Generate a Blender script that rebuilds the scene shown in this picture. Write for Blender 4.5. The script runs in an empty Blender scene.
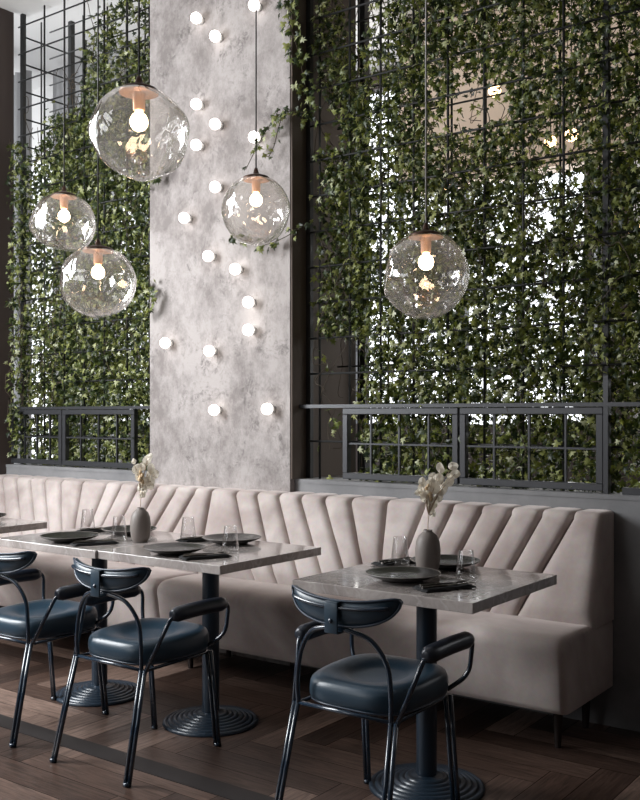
import bpy, bmesh, math, random
import numpy as np
from mathutils import Vector, Matrix, noise
random.seed(7)
rng = np.random.default_rng(11)
PI = math.pi
scene = bpy.context.scene
C = scene.collection

# ------------------------------------------------------------ camera
EYE = 1.33
FPX, HORIZON = 961.0, 415.0
cam_data = bpy.data.cameras.new('camera')
cam = bpy.data.objects.new('camera', cam_data)
C.objects.link(cam)
cam_data.sensor_fit = 'HORIZONTAL'
cam_data.sensor_width = 36
cam_data.lens = 36 * FPX / 640
cam_data.shift_y = (HORIZON - 400) / 640
cam.location = (0, 0, EYE)
cam.rotation_euler = (PI / 2, 0, math.atan(710 / FPX))
cam_data.clip_start = 0.05
scene.camera = cam

# ------------------------------------------------------------ world and daylight
SKY_STRENGTH = 2.6
world = bpy.data.worlds.new('overcast sky')
scene.world = world
world.use_nodes = True
wn = world.node_tree
bg = wn.nodes['Background']
bg.inputs['Color'].default_value = (0.93, 0.96, 1.0, 1)
bg.inputs['Strength'].default_value = SKY_STRENGTH

def area(name, loc, aim, sx, sy, power, color=(1, 1, 1)):
    l = bpy.data.lights.new(name, 'AREA')
    l.shape = 'RECTANGLE'; l.size = sx; l.size_y = sy; l.energy = power; l.color = color
    o = bpy.data.objects.new(name, l); C.objects.link(o)
    o.location = loc
    d = Vector(aim) - Vector(loc)
    o.rotation_euler = d.to_track_quat('-Z', 'Z').to_euler()
    return o
# daylight through the tall windows left of and behind the viewpoint
area('daylight_left_window', (-5.5, 1.5, 2.5), (-4.1, 3.8, 0.8), 2.2, 1.8, 300, (0.95, 0.975, 1.0))
area('daylight_street_window', (-4.6, -3.3, 2.4), (-3.0, 3.6, 1.9), 2.0, 2.2, 54, (0.97, 0.98, 1.0))

area('daylight_garden_window', (-3.4, 6.95, 2.6), (-3.2, 4.3, 2.4), 5.0, 2.4, 170, (1.0, 0.98, 0.93))
area('added_beam_light', (-3.0, 4.95, 4.3), (-3.0, 6.2, 3.2), 4.5, 0.5, 38, (1.0, 0.95, 0.88))  # added light to brighten the beige beam; the ceiling above has no opening
vs = scene.view_settings
vs.view_transform = 'Standard'; vs.look = 'None'; vs.gamma = 1; vs.use_curve_mapping = False
vs.exposure = 0.0

scene.cycles.max_bounces = 10
scene.cycles.transparent_max_bounces = 24
scene.cycles.sample_clamp_indirect = 4.0
scene.cycles.use_denoising = True

# ------------------------------------------------------------ materials
def mat(name, color=(0.5, 0.5, 0.5), rough=0.5, metal=0.0, **kw):
    m = bpy.data.materials.new(name); m.use_nodes = True
    b = m.node_tree.nodes['Principled BSDF']
    b.inputs['Base Color'].default_value = (*color, 1)
    b.inputs['Roughness'].default_value = rough
    b.inputs['Metallic'].default_value = metal
    for k, v in kw.items():
        b.inputs[k.replace('_', ' ')].default_value = v
    return m
def nd(m, kind, **props):
    n = m.node_tree.nodes.new(kind)
    for k, v in props.items():
        setattr(n, k, v)
    return n
def lk(m, a, b): m.node_tree.links.new(a, b)
def ramp(m, fac, stops):
    r = nd(m, 'ShaderNodeValToRGB')
    e = r.color_ramp.elements
    while len(e) < len(stops): e.new(0.5)
    for i, (p, c) in enumerate(stops):
        e[i].position = p; e[i].color = (*c, 1) if len(c) == 3 else c
    lk(m, fac, r.inputs[0])
    return r.outputs[0]
def tex(m, kind='ShaderNodeTexNoise', scale=5.0, stretch=(1, 1, 1), **inp):
    tc = nd(m, 'ShaderNodeTexCoord'); mp = nd(m, 'ShaderNodeMapping')
    mp.inputs['Scale'].default_value = stretch
    lk(m, tc.outputs['Object'], mp.inputs[0])
    t = nd(m, kind); t.inputs['Scale'].default_value = scale
    for k, v in inp.items(): t.inputs[k].default_value = v
    lk(m, mp.outputs[0], t.inputs[0])
    return t
def bump(m, h, strength=0.3, dist=0.01):
    b = nd(m, 'ShaderNodeBump'); b.inputs['Strength'].default_value = strength; b.inputs['Distance'].default_value = dist
    lk(m, h, b.inputs['Height']); lk(m, b.outputs[0], bsdf(m).inputs['Normal'])
def bsdf(m): return m.node_tree.nodes['Principled BSDF']
def basecol(m, out): lk(m, out, bsdf(m).inputs['Base Color'])
def mix(m, fac, a, b, mode='MIX'):
    n = nd(m, 'ShaderNodeMix', data_type='RGBA', blend_type=mode)
    for sock, v in ((n.inputs[0], fac), (n.inputs[6], a), (n.inputs[7], b)):
        if isinstance(v, (int, float)): sock.default_value = v
        elif isinstance(v, tuple): sock.default_value = (*v, 1)
        else: lk(m, v, sock)
    return n.outputs[2]

# weathered plaster of the column
M = {}
m = M['plaster'] = mat('mottled plaster', rough=0.85)
n1 = tex(m, scale=2.6, stretch=(1, 1, 0.7), Detail=8.0, Roughness=0.78)
n2 = tex(m, scale=5.5, stretch=(1, 1, 0.8), Detail=8.0, Roughness=0.72, Distortion=0.6)
n3 = tex(m, scale=24.0, Detail=6.0, Roughness=0.65, Distortion=1.2)
base = ramp(m, n1.outputs[0], [(0.40, (0.195, 0.172, 0.163)), (0.58, (0.37, 0.337, 0.323))])
patch = ramp(m, n2.outputs[0], [(0.50, (0, 0, 0)), (0.62, (1, 1, 1))])
fleck = ramp(m, n3.outputs[0], [(0.42, (0, 0, 0)), (0.60, (1, 1, 1))])
mp_ = nd(m, 'ShaderNodeMath', operation='MULTIPLY'); lk(m, patch, mp_.inputs[0]); lk(m, fleck, mp_.inputs[1])
mq_ = nd(m, 'ShaderNodeMath', operation='MULTIPLY'); lk(m, mp_.outputs[0], mq_.inputs[0]); mq_.inputs[1].default_value = 0.85
basecol(m, mix(m, mq_.outputs[0], base, (0.12, 0.105, 0.10)))
bump(m, n3.outputs[0], 0.35, 0.006)

m = M['concrete'] = mat('smooth grey concrete', rough=0.7)
n1 = tex(m, scale=2.5, Detail=6.0, Roughness=0.65)
basecol(m, ramp(m, n1.outputs[0], [(0.3, (0.13, 0.130, 0.134)), (0.7, (0.23, 0.228, 0.23))]))
bump(m, n1.outputs[0], 0.1)
m = M['cap'] = mat('pale cement sill', rough=0.6)
n1 = tex(m, scale=6, Detail=6.0)
basecol(m, ramp(m, n1.outputs[0], [(0.3, (0.30, 0.30, 0.31)), (0.7, (0.42, 0.42, 0.43))]))
M['ceiling'] = mat('painted ceiling', (0.62, 0.61, 0.60), 0.9)
M['beige'] = mat('beige plaster soffit', (0.55, 0.45, 0.37), 0.8)
M['shaded_side'] = mat('brown shaded column side', (0.085, 0.062, 0.048), 0.8)  # brown with the shade of the unlit column side put into it
M['darkwall'] = mat('dark brown panelling', (0.045, 0.030, 0.026), 0.6)
M['curtain_grey'] = mat('grey curtain cloth', (0.34, 0.34, 0.345), 0.9)
M['curtain_white'] = mat('white voile', (0.85, 0.85, 0.86), 0.9)
M['curtain_dark'] = mat('dark curtain cloth', (0.02, 0.012, 0.011), 0.9)
M['black_metal'] = mat('black powder coated steel', (0.007, 0.007, 0.007), 0.6)
M['grey_metal'] = mat('grey painted steel frame', (0.05, 0.051, 0.055), 0.35, 0.3)
M['blue_metal'] = mat('navy lacquered steel', (0.012, 0.026, 0.046), 0.24, 0.0, Coat_Weight=0.7, Coat_Roughness=0.15)
M['blue_satin'] = mat('navy satin steel', (0.016, 0.030, 0.048), 0.36, 0.0, Coat_Weight=0.2)
m = M['leather'] = mat('navy leather', (0.020, 0.044, 0.068), 0.36, 0.0, Coat_Weight=0.12, Coat_Roughness=0.3)
n1 = tex(m, 'ShaderNodeTexVoronoi', scale=260.0); bump(m, n1.outputs[0], 0.12, 0.002)
M['leather_dark'] = mat('navy leather arm pad', (0.010, 0.016, 0.028), 0.38, Coat_Weight=0.1)
m = M['piping'] = mat('navy piping', (0.03, 0.045, 0.07), 0.35)

m = M['velvet'] = mat('blush velvet', rough=0.75)
bsdf(m).inputs['Sheen Weight'].default_value = 0.55
bsdf(m).inputs['Sheen Roughness'].default_value = 0.4
bsdf(m).inputs['Sheen Tint'].default_value = (1.0, 0.90, 0.87, 1)
n1 = tex(m, scale=2.6, Detail=3.0, Roughness=0.55, Distortion=0.5)
n2 = tex(m, scale=60.0, Detail=2.0)
basecol(m, mix(m, 0.12, ramp(m, n1.outputs[0], [(0.30, (0.28, 0.222, 0.203)), (0.64, (0.51, 0.448, 0.42))]), n2.outputs[1], 'OVERLAY'))
bump(m, n2.outputs[0], 0.08, 0.003)
M['seam'] = mat('seam shadow cord', (0.09, 0.06, 0.055), 0.8)
m = M['wood_leg'] = mat('dark stained wood', (0.016, 0.008, 0.006), 0.6)

m = M['table'] = mat('grey brown stone', rough=0.15, Coat_Weight=0.5, Coat_Roughness=0.08)
n1 = tex(m, scale=5.0, stretch=(1, 1.6, 1), Detail=8.0, Roughness=0.7, Distortion=1.3)
n2 = tex(m, scale=2.2, Detail=4.0, Distortion=2.5)
a_ = ramp(m, n1.outputs[0], [(0.3, (0.23, 0.20, 0.187)), (0.55, (0.38, 0.34, 0.32)), (0.75, (0.50, 0.455, 0.43))])
v_ = ramp(m, n2.outputs[0], [(0.48, (0, 0, 0)), (0.50, (1, 1, 1)), (0.52, (0, 0, 0))])
mv = nd(m, 'ShaderNodeMath', operation='MULTIPLY'); lk(m, v_, mv.inputs[0]); mv.inputs[1].default_value = 0.3
basecol(m, mix(m, mv.outputs[0], a_, (0.62, 0.58, 0.56)))
m = M['plate'] = mat('charcoal stoneware', (0.035, 0.034, 0.034), 0.22)
n1 = tex(m, scale=70.0, Detail=3.0); basecol(m, ramp(m, n1.outputs[0], [(0.3, (0.018, 0.017, 0.017)), (0.7, (0.036, 0.034, 0.032))]))
M['plate_rim'] = mat('raw clay rim', (0.22, 0.19, 0.17), 0.45)
m = M['vase'] = mat('taupe ceramic', (0.17, 0.145, 0.13), 0.55)
n1 = tex(m, scale=120.0, Detail=2.0); bump(m, n1.outputs[0], 0.06, 0.002)
m = M['napkin'] = mat('black linen', (0.016, 0.016, 0.017), 0.9)
M['cutlery'] = mat('gunmetal cutlery', (0.14, 0.13, 0.12), 0.25, 1.0)
m = M['petal'] = mat('cream dried petal', (0.97, 0.95, 0.89), 0.6, Transmission_Weight=0.0)
bsdf(m).inputs['Subsurface Weight'].default_value = 0.0
_o = m.node_tree.nodes['Material Output']; _t = nd(m, 'ShaderNodeBsdfTranslucent'); _t.inputs[0].default_value = (0.95, 0.90, 0.80, 1)
_x = nd(m, 'ShaderNodeMixShader'); _x.inputs[0].default_value = 0.45
lk(m, bsdf(m).outputs[0], _x.inputs[1]); lk(m, _t.outputs[0], _x.inputs[2]); lk(m, _x.outputs[0], _o.inputs[0])
M['petal_core'] = mat('ochre seed head', (0.62, 0.46, 0.28), 0.7)
M['twig'] = mat('pale dry stem', (0.45, 0.34, 0.24), 0.7)
M['copper'] = mat('brushed copper', (0.85, 0.50, 0.34), 0.42, 0.5)
M['copper_dark'] = mat('aged copper cap', (0.075, 0.04, 0.028), 0.35, 0.7)
M['cord'] = mat('dark flex', (0.035, 0.033, 0.032), 0.6)
M['cord_pale'] = mat('pale braided flex', (0.33, 0.32, 0.30), 0.6)

def emit(name, color, s):
    m = bpy.data.materials.new(name); m.use_nodes = True
    b = m.node_tree.nodes['Principled BSDF']
    b.inputs['Base Color'].default_value = (*color, 1)
    b.inputs['Emission Color'].default_value = (*color, 1)
    b.inputs['Emission Strength'].default_value = s
    return m
M['bulb'] = emit('warm bulb', (1.0, 0.74, 0.48), 16.0)
M['sconce'] = emit('white globe lamp', (1.0, 0.95, 0.90), 5.0)
M['far_lamp'] = emit('warm lamp of garden room', (1.0, 0.66, 0.34), 6.0)

# hand-blown glass: thin shell, mostly clear, stronger reflection at grazing angles
m = M['glass'] = bpy.data.materials.new('clear blown glass'); m.use_nodes = True
nt = m.node_tree; nt.nodes.remove(nt.nodes['Principled BSDF'])
def thin_glass(m, boost, base, tint, bumpstr, scale):
    out = m.node_tree.nodes['Material Output']
    tr = nd(m, 'ShaderNodeBsdfTransparent'); tr.inputs[0].default_value = (*tint, 1)
    gl = nd(m, 'ShaderNodeBsdfGlossy'); gl.inputs['Roughness'].default_value = 0.05
    lw = nd(m, 'ShaderNodeLayerWeight'); lw.inputs[0].default_value = 0.5
    pw = nd(m, 'ShaderNodeMath', operation='POWER'); lk(m, lw.outputs['Facing'], pw.inputs[0]); pw.inputs[1].default_value = 2.1
    mu = nd(m, 'ShaderNodeMath', operation='MULTIPLY_ADD'); lk(m, pw.outputs[0], mu.inputs[0]); mu.inputs[1].default_value = boost; mu.inputs[2].default_value = base
    ms = nd(m, 'ShaderNodeMixShader'); lk(m, mu.outputs[0], ms.inputs[0]); lk(m, tr.outputs[0], ms.inputs[1]); lk(m, gl.outputs[0], ms.inputs[2])
    if bumpstr:
        t = tex(m, scale=scale, Detail=1.5, Distortion=1.0)
        b = nd(m, 'ShaderNodeBump'); b.inputs['Strength'].default_value = bumpstr; b.inputs['Distance'].default_value = 0.03
        lk(m, t.outputs[0], b.inputs['Height'])
        lk(m, b.outputs[0], gl.inputs['Normal']); lk(m, b.outputs[0], lw.inputs['Normal'])
    if bumpstr:      # added light haze, so the globes glow warmly around the bulb
        tl = nd(m, 'ShaderNodeBsdfTranslucent'); tl.inputs[0].default_value = (1, 0.97, 0.93, 1)
        m2 = nd(m, 'ShaderNodeMixShader'); m2.inputs[0].default_value = 0.05
        lk(m, ms.outputs[0], m2.inputs[1]); lk(m, tl.outputs[0], m2.inputs[2]); ms = m2
    lk(m, ms.outputs[0], out.inputs[0])
thin_glass(m, 0.9, 0.12, (0.965, 0.955, 0.94), 0.6, 9.0)
m = M['tumbler'] = bpy.data.materials.new('clear drinking glass'); m.use_nodes = True
m.node_tree.nodes.remove(m.node_tree.nodes['Principled BSDF'])
thin_glass(m, 0.8, 0.05, (0.985, 0.985, 0.985), 0, 1)
m = M['pane'] = bpy.data.materials.new('window glass'); m.use_nodes = True
m.node_tree.nodes.remove(m.node_tree.nodes['Principled BSDF'])
thin_glass(m, 0.2, 0.02, (0.97, 0.98, 0.975), 0, 1)

# ivy leaf: every leaf its own green
def leaf_mat(name, stops, trans):
    m = mat(name, rough=0.42)
    g = nd(m, 'ShaderNodeNewGeometry')
    c = ramp(m, g.outputs['Random Per Island'], stops)
    basecol(m, c)
    b = bsdf(m); out = m.node_tree.nodes['Material Output']
    t = nd(m, 'ShaderNodeBsdfTranslucent')
    lk(m, mix(m, 1.0, c, (1.0, 1.0, 0.45), 'MULTIPLY'), t.inputs[0])
    ms = nd(m, 'ShaderNodeMixShader'); ms.inputs[0].default_value = trans
    lk(m, b.outputs[0], ms.inputs[1]); lk(m, t.outputs[0], ms.inputs[2]); lk(m, ms.outputs[0], out.inputs[0])
    return m
M['leaf'] = leaf_mat('ivy leaf', [(0.0, (0.010, 0.020, 0.007)), (0.4, (0.040, 0.060, 0.015)), (0.72, (0.145, 0.170, 0.042)), (0.9, (0.30, 0.32, 0.11)), (1.0, (0.60, 0.62, 0.45))], 0.30)
M['vine'] = mat('ivy stem', (0.05, 0.035, 0.02), 0.8)

# floor planks: every plank its own tone, grain along the plank
def plank_mat(name, stretch):
    m = mat(name, rough=0.42)
    g = nd(m, 'ShaderNodeNewGeometry')
    c = ramp(m, g.outputs['Random Per Island'], [(0.0, (0.034, 0.021, 0.016)), (0.5, (0.095, 0.060, 0.046)), (1.0, (0.26, 0.185, 0.15))])
    n = tex(m, scale=9.0, stretch=stretch, Detail=8.0, Roughness=0.7, Distortion=0.6)
    gr = ramp(m, n.outputs[0], [(0.32, (0.30, 0.28, 0.27)), (0.68, (1.35, 1.3, 1.28))])
    basecol(m, mix(m, 1.0, c, gr, 'MULTIPLY'))
    rr = ramp(m, n.outputs[0], [(0.3, (0.42, 0.42, 0.42)), (0.7, (0.28, 0.28, 0.28))]); lk(m, rr, bsdf(m).inputs['Roughness'])
    bump(m, n.outputs[0], 0.25, 0.003)
    return m
M['plank_x'] = plank_mat('plank grain across', (0.7, 9, 1))
M['plank_y'] = plank_mat('plank grain away', (9, 0.7, 1))
M['floor_strip'] = mat('dark inlay strip', (0.016, 0.013, 0.013), 0.5)
M['subfloor'] = mat('joint filler', (0.012, 0.009, 0.008), 0.9)

# ------------------------------------------------------------ mesh helpers
def finish(name, me, m, parent=None, smooth=True):
    o = bpy.data.objects.new(name, me); C.objects.link(o)
    for x in (m if isinstance(m, (list, tuple)) else [m]): me.materials.append(M[x])
    if smooth:
        me.shade_smooth()
    if parent: o.parent = parent
    return o
def obj(name, bm, m, parent=None, smooth=True, sharp=None):
    bmesh.ops.recalc_face_normals(bm, faces=bm.faces)
    me = bpy.data.meshes.new(name); 
    if sharp is not None:
        for e in bm.edges:
            if len(e.link_faces) == 2 and e.calc_face_angle(0) > sharp: e.smooth = False
    bm.to_mesh(me); bm.free()
    return finish(name, me, m, parent, smooth)
def add_box(bm, c, s, bev=0.0, seg=2, rot=None, mi=0):
    r = bmesh.ops.create_cube(bm, size=1)
    vs_ = r['verts']
    for v in vs_: v.co = Vector((v.co.x * s[0], v.co.y * s[1], v.co.z * s[2]))
    if bev > 0:
        es = list({e for v in vs_ for e in v.link_edges})
        q = bmesh.ops.bevel(bm, geom=es, offset=bev, segments=seg, affect='EDGES', profile=0.5)
        vs_ = list({v for f in q['faces'] for v in f.verts} | {v for v in vs_ if v.is_valid})
    mx = Matrix.Translation(c) @ (rot.to_4x4() if rot else Matrix.Identity(4))
    for v in vs_: v.co = mx @ v.co
    if mi:
        for f in {f for v in vs_ for f in v.link_faces}: f.material_index = mi
def add_lathe(bm, prof, c=(0, 0, 0), n=32, mi=0):
    rings = []
    for r, z in prof:
        if r < 1e-6: rings.append([bm.verts.new((c[0], c[1], c[2] + z))])
        else: rings.append([bm.verts.new((c[0] + r * math.cos(2 * PI * i / n), c[1] + r * math.sin(2 * PI * i / n), c[2] + z)) for i in range(n)])
    for a, b in zip(rings, rings[1:]):
        for i in range(n):
            j = (i + 1) % n
            if len(a) == 1 and len(b) == 1: continue
            if len(a) == 1: f = bm.faces.new((a[0], b[i], b[j]))
            elif len(b) == 1: f = bm.faces.new((a[i], a[j], b[0]))
            else: f = bm.faces.new((a[i], a[j], b[j], b[i]))
            f.material_index = mi
def spline(pts, k=6):
    """Catmull-Rom through the points."""
    P = [Vector(p) for p in pts]
    if len(P) < 3: return P
    Q = [2 * P[0] - P[1]] + P + [2 * P[-1] - P[-2]]
    out = []
    for i in range(1, len(Q) - 2):
        for j in range(k):
            t = j / k
            out.append(0.5 * ((2 * Q[i]) + (Q[i + 1] - Q[i - 1]) * t + (2 * Q[i - 1] - 5 * Q[i] + 4 * Q[i + 1] - Q[i + 2]) * t * t + (3 * Q[i] - Q[i - 1] - 3 * Q[i + 1] + Q[i + 2]) * t ** 3))
    out.append(P[-1])
    return out
def rounded(pts, rad=0.03, k=5):
    """polyline with rounded corners"""
    P = [Vector(p) for p in pts]; out = [P[0]]
    for a, b, c in zip(P, P[1:], P[2:]):
        u = (a - b); w = (c - b); r = min(rad, u.length * 0.49, w.length * 0.49)
        s, e = b + u.normalized() * r, b + w.normalized() * r
        for i in range(k + 1):
            t = i / k; out.append((1 - t) ** 2 * s + 2 * t * (1 - t) * b + t * t * e)
    out.append(P[-1]); return out
def add_tube(bm, pts, r, n=8, cap=True, mi=0):
    P = [Vector(p) for p in pts]
    up = Vector((0.13, 0.31, 0.94)).normalized(); prev = None; rings = []
    for i, p in enumerate(P):
        d = (P[min(i + 1, len(P) - 1)] - P[max(i - 1, 0)]).normalized()
        if prev is None:
            a = d.cross(up)
            if a.length < 0.1: a = d.cross(Vector((1, 0, 0)))
            a.normalize()
        else: a = (prev - d * prev.dot(d)).normalized()
        prev = a; b = d.cross(a)
        rr = r[i] if isinstance(r, (list, tuple)) else r
        rings.append([bm.verts.new(p + a * rr * math.cos(2 * PI * k / n) + b * rr * math.sin(2 * PI * k / n)) for k in range(n)])
    for A, B in zip(rings, rings[1:]):
        for i in range(n):
            f = bm.faces.new((A[i], A[(i + 1) % n], B[(i + 1) % n], B[i])); f.material_index = mi
    if cap:
        for f in (bm.faces.new(rings[0]), bm.faces.new(rings[-1])): f.material_index = mi
def add_sphere(bm, c, r, u=16, v=10, sc=(1, 1, 1), mi=0):
    q = bmesh.ops.create_uvsphere(bm, u_segments=u, v_segments=v, radius=r)
    for x in q['verts']: x.co = Vector(c) + Vector((x.co.x * sc[0], x.co.y * sc[1], x.co.z * sc[2]))
    if mi:
        for f in {f for x in q['verts'] for f in x.link_faces}: f.material_index = mi
def B(): return bmesh.new()

def thing(name, label, cat, loc=(0, 0, 0), rotz=0, group=None):
    o = bpy.data.objects.new(name, None); C.objects.link(o)
    o.empty_display_size = 0.05
    o.location = loc; o.rotation_euler = (0, 0, rotz)
    return tag(o, label, cat, group)
def tag(o, label, cat, group=None):
    o['label'] = label; o['category'] = cat
    if group: o['group'] = group
    return o
def dup(root, loc, rotz=0, label=None, group=None):
    r = root.copy(); C.objects.link(r); r.location = loc; r.rotation_euler = (0, 0, rotz)
    if label: r['label'] = label
    if group: r['group'] = group
    for ch in list(root.children):
        c = ch.copy(); C.objects.link(c); c.parent = r
        for g in ch.children:
            d = g.copy(); C.objects.link(d); d.parent = c
    return r
def struct(name, bm, m, label=None, smooth=False, parent=None):
    o = obj(name, bm, m, parent, smooth)
    if parent is None: o['kind'] = 'structure'
    if label: o['label'] = label
    return o
def boxes(*bs):
    bm = B()
    for (x0, x1, y0, y1, z0, z1) in bs:
        add_box(bm, ((x0 + x1) / 2, (y0 + y1) / 2, (z0 + z1) / 2), (x1 - x0, y1 - y0, z1 - z0))
    return bm

# ------------------------------------------------------------ room shell
WALL_Y = 4.04            # front face of the low wall behind the banquette
CX0, CX1, CY0, CY1 = -4.214, -3.153, 4.0, 4.60   # plaster column
CEIL = 4.12
XL, XR = -5.67, 1.6

def clip_rect(x0, y0, x1, y1, rx0, ry0, rx1, ry1):
    a, b, c, d = max(x0, rx0), max(y0, ry0), min(x1, rx1), min(y1, ry1)
    return (a, b, c, d) if c - a > 0.004 and d - b > 0.004 else None
# herringbone oak floor with a dark inlay strip running along the room
bm = B()
W, L, g_ = 0.14, 0.70, 0.0014
nL = round(L / W)
def plank(x0, y0, x1, y1, mi):
    for band in ((-1.0, 2.487), (2.592, 4.1)):
        r = clip_rect(x0 + g_, y0 + g_, x1 - g_, y1 - g_, -5.7, band[0], 1.6, band[1])
        if r:
            a, b, c, d = r
            f = bm.faces.new([bm.verts.new(p) for p in ((a, b, 0), (c, b, 0), (c, d, 0), (a, d, 0))]); f.material_index = mi
N = 90
for i in range(-N, N):
    for j in range(-14, 14):
        ox = i * W + j * L * 1.0; oy = i * W - j * L * 1.0
        x, y = ox - 2.0, oy + 2.0
        if -6.6 < x < 2 and -2 < y < 4.6:
            plank(x, y, x + L, y + W, 1)
            plank(x, y + W, x + W, y + W + L, 2)
fl = struct('floor', bm, ['subfloor', 'plank_x', 'plank_y'])
struct('trim_1', boxes((-5.7, 1.6, 2.49, 2.59, -0.02, 0.0012)), 'floor_strip', 'dark inlay strip in the parquet floor')
struct('floor_slab', boxes((-7.2, 1.7, -3.7, 4.1, -0.12, -0.0015), (-8.5, 1.7, 4.1, 7.2, -0.12, -0.0015)), 'subfloor')

struct('ceiling', boxes((XL, XR, -3.6, 4.2, CEIL, CEIL + 0.1)), 'ceiling')
struct('wall_back', boxes((XL, CX0, WALL_Y, 4.24, 0, 0.97), (CX1, XR, WALL_Y, 4.24, 0, 0.97)), 'concrete')
struct('trim_2', boxes((XL, CX0, WALL_Y - 0.004, 4.26, 0.97, 0.99), (CX1, XR, WALL_Y - 0.004, 4.26, 0.97, 0.99)), 'concrete', 'thin sill on top of the low wall')
struct('column', boxes((CX0, CX1, CY0, CY1, 0, CEIL + 0.05)), 'plaster', 'weathered plaster column between the two green screens')
struct('trim_6', boxes((CX1, CX1 + 0.012, CY0 + 0.004, CY1, 0.99, CEIL)), 'shaded_side', 'added brown slab giving the column its shaded side')  # slab added over the plaster; its dark tone carries the side's shade
struct('wall_left', boxes((XL - 0.1, XL, 3.2, 4.10, 0, CEIL), (XL - 0.1, XL, -3.6, 3.2, 0, 1.2), (XL - 0.1, XL, -3.6, 3.2, 3.4, CEIL), (XL - 0.1, XL, -3.6, -1.0, 1.2, 3.4), (XL - 0.1, XL, 1.8, 3.2, 1.2, 3.4)), 'darkwall')
struct('wall_right', boxes((XR, XR + 0.1, -3.6, 7.2, 0, CEIL + 0.2)), 'darkwall')
struct('wall_front', boxes((XL, XR, -3.7, -3.6, 0, CEIL)), 'darkwall')
# garden room beyond the screens
struct('ceiling_garden', boxes((-9, XR, 4.24, 7.2, 4.35, 4.45)), 'ceiling')
struct('wall_far', boxes((-9, XR, 7.1, 7.2, 0, 1.25), (-9, XR, 7.1, 7.2, 4.2, 4.45), (-2.45, -2.2, 6.6, 7.1, 0, 4.35)), 'darkwall')
for k, x in enumerate([-8.2, -7.1, -6.0, -4.9, -3.8, -2.7, -1.6, -0.5]):
    struct('window_%d' % (k + 5), boxes((x - 0.04, x + 0.04, 7.1, 7.18, 1.25, 4.2), (x - 0.04, x + 1.1, 7.1, 7.16, 2.6, 2.66), (x + 0.5, x + 0.53, 7.1, 7.14, 1.25, 4.2), (x - 0.04, x + 1.1, 7.1, 7.14, 1.9, 1.93)), 'grey_metal')
struct('trim_3', boxes((-3.9, XR, 6.3, 6.5, 3.05, 4.35)), 'beige', 'beige downstand beam seen through the ivy')
struct('trim_4', boxes((-9, -4.6, 5.6, 5.8, 3.75, 4.35)), 'ceiling', 'white downstand beam beyond the left screen')

# ------------------------------------------------------------ windows in front of the planting
def casement(name, x0, x1, z0, z1, y, label):
    root = bpy.data.objects.new(name, None); C.objects.link(root); root['kind'] = 'structure'; root['label'] = label
    w = 0.032; bm = B()
    for a in ((x0, x1, z1 - w, z1), (x0, x1, z0, z0 + w), (x0, x0 + w, z0 + w, z1 - w), (x1 - w, x1, z0 + w, z1 - w)):
        add_box(bm, ((a[0] + a[1]) / 2, y, (a[2] + a[3]) / 2), (a[1] - a[0], 0.035, a[3] - a[2]), 0.003, 1)
    obj('window_frame', bm, 'grey_metal', root, False)
    bm = B()
    for k in (1, 2, 3):
        x = x0 + (x1 - x0) * k / 4; add_box(bm, (x, y, (z0 + z1) / 2), (0.009, 0.014, z1 - z0 - w))
    add_box(bm, ((x0 + x1) / 2, y - 0.002, (z0 + z1) / 2), (x1 - x0 - w, 0.014, 0.009))
    obj('glazing_bar', bm, 'grey_metal', root, False)
    return root
WY = 4.085
casement('window_1', -2.862, -2.19, 1.0, 1.365, WY, 'grey steel casement right of the column')
casement('window_2', -2.182, -1.485, 1.0, 1.365, WY, 'grey steel casement above the right end of the banquette')
casement('window_3', -5.112, -4.425, 1.0, 1.365, WY, 'grey steel casement left of the column')
casement('window_4', -5.66, -5.12, 1.0, 1.365, WY, 'leftmost grey steel casement')
struct('trim_5', boxes((CX1, XR, WY - 0.022, WY + 0.022, 1.367, 1.385), (XL, CX0, WY - 0.022, WY + 0.022, 1.367, 1.385), (-1.483, -1.462, WY - 0.02, WY + 0.02, 0.99, 1.5), (-1.4, XR, WY - 0.02, WY + 0.02, 0.99, 1.02)), 'grey_metal', 'steel transom above the casements')

# ------------------------------------------------------------ steel trellises
def trellis(name, label, x0, x1, z0, z1, layers, posts):
    t = thing(name, label, 'trellis', ((x0 + x1) / 2, layers[0][0], z0))
    ox, oy, oz = t.location
    for (y, xs, zs, r) in layers:
        bm = B()
        for x in xs: add_tube(bm, [(x - ox, y - oy, 0), (x - ox, y - oy, z1 - oz)], r, 6)
        obj('upright_bars', bm, 'black_metal', t)
        bm = B()
        for z in zs: add_tube(bm, [(x0 - ox, y - oy - 0.012, z - oz), (x1 - ox, y - oy - 0.012, z - oz)], r * 0.85, 6)
        obj('cross_bars', bm, 'black_metal', t)
    for (x, y, w) in posts:
        bm = B(); add_box(bm, (x - ox, y - oy, (z1 - z0) / 2), (w, w, z1 - z0), 0.002, 1)
        obj('post', bm, 'black_metal', t, False)
    return t
def steps(a, b, s):
    out = []
    while a < b: out.append(a); a += s
    return out
zs1 = [1.55, 1.74, 1.93, 2.12, 2.31, 2.50, 2.69, 2.88, 3.07, 3.26, 3.45, 3.64, 3.83, 4.02]
RX = [-3.056, -2.861, -2.669, -2.474, -2.28, -2.084, -1.885, -1.69, -1.3, -1.1, -0.9]
trellis('trellis', 'tall black steel grid covered in ivy right of the plaster column', -3.12, -0.8, 0.99, 4.11,
        [(4.135, RX, [1.19] + zs1, 0.0065), (4.40, [x + 0.07 for x in RX], [z + 0.05 for z in zs1], 0.006)],
        [(-3.128, 4.14, 0.03), (-1.495, 4.14, 0.028), (-3.10, 4.62, 0.05)])
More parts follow.
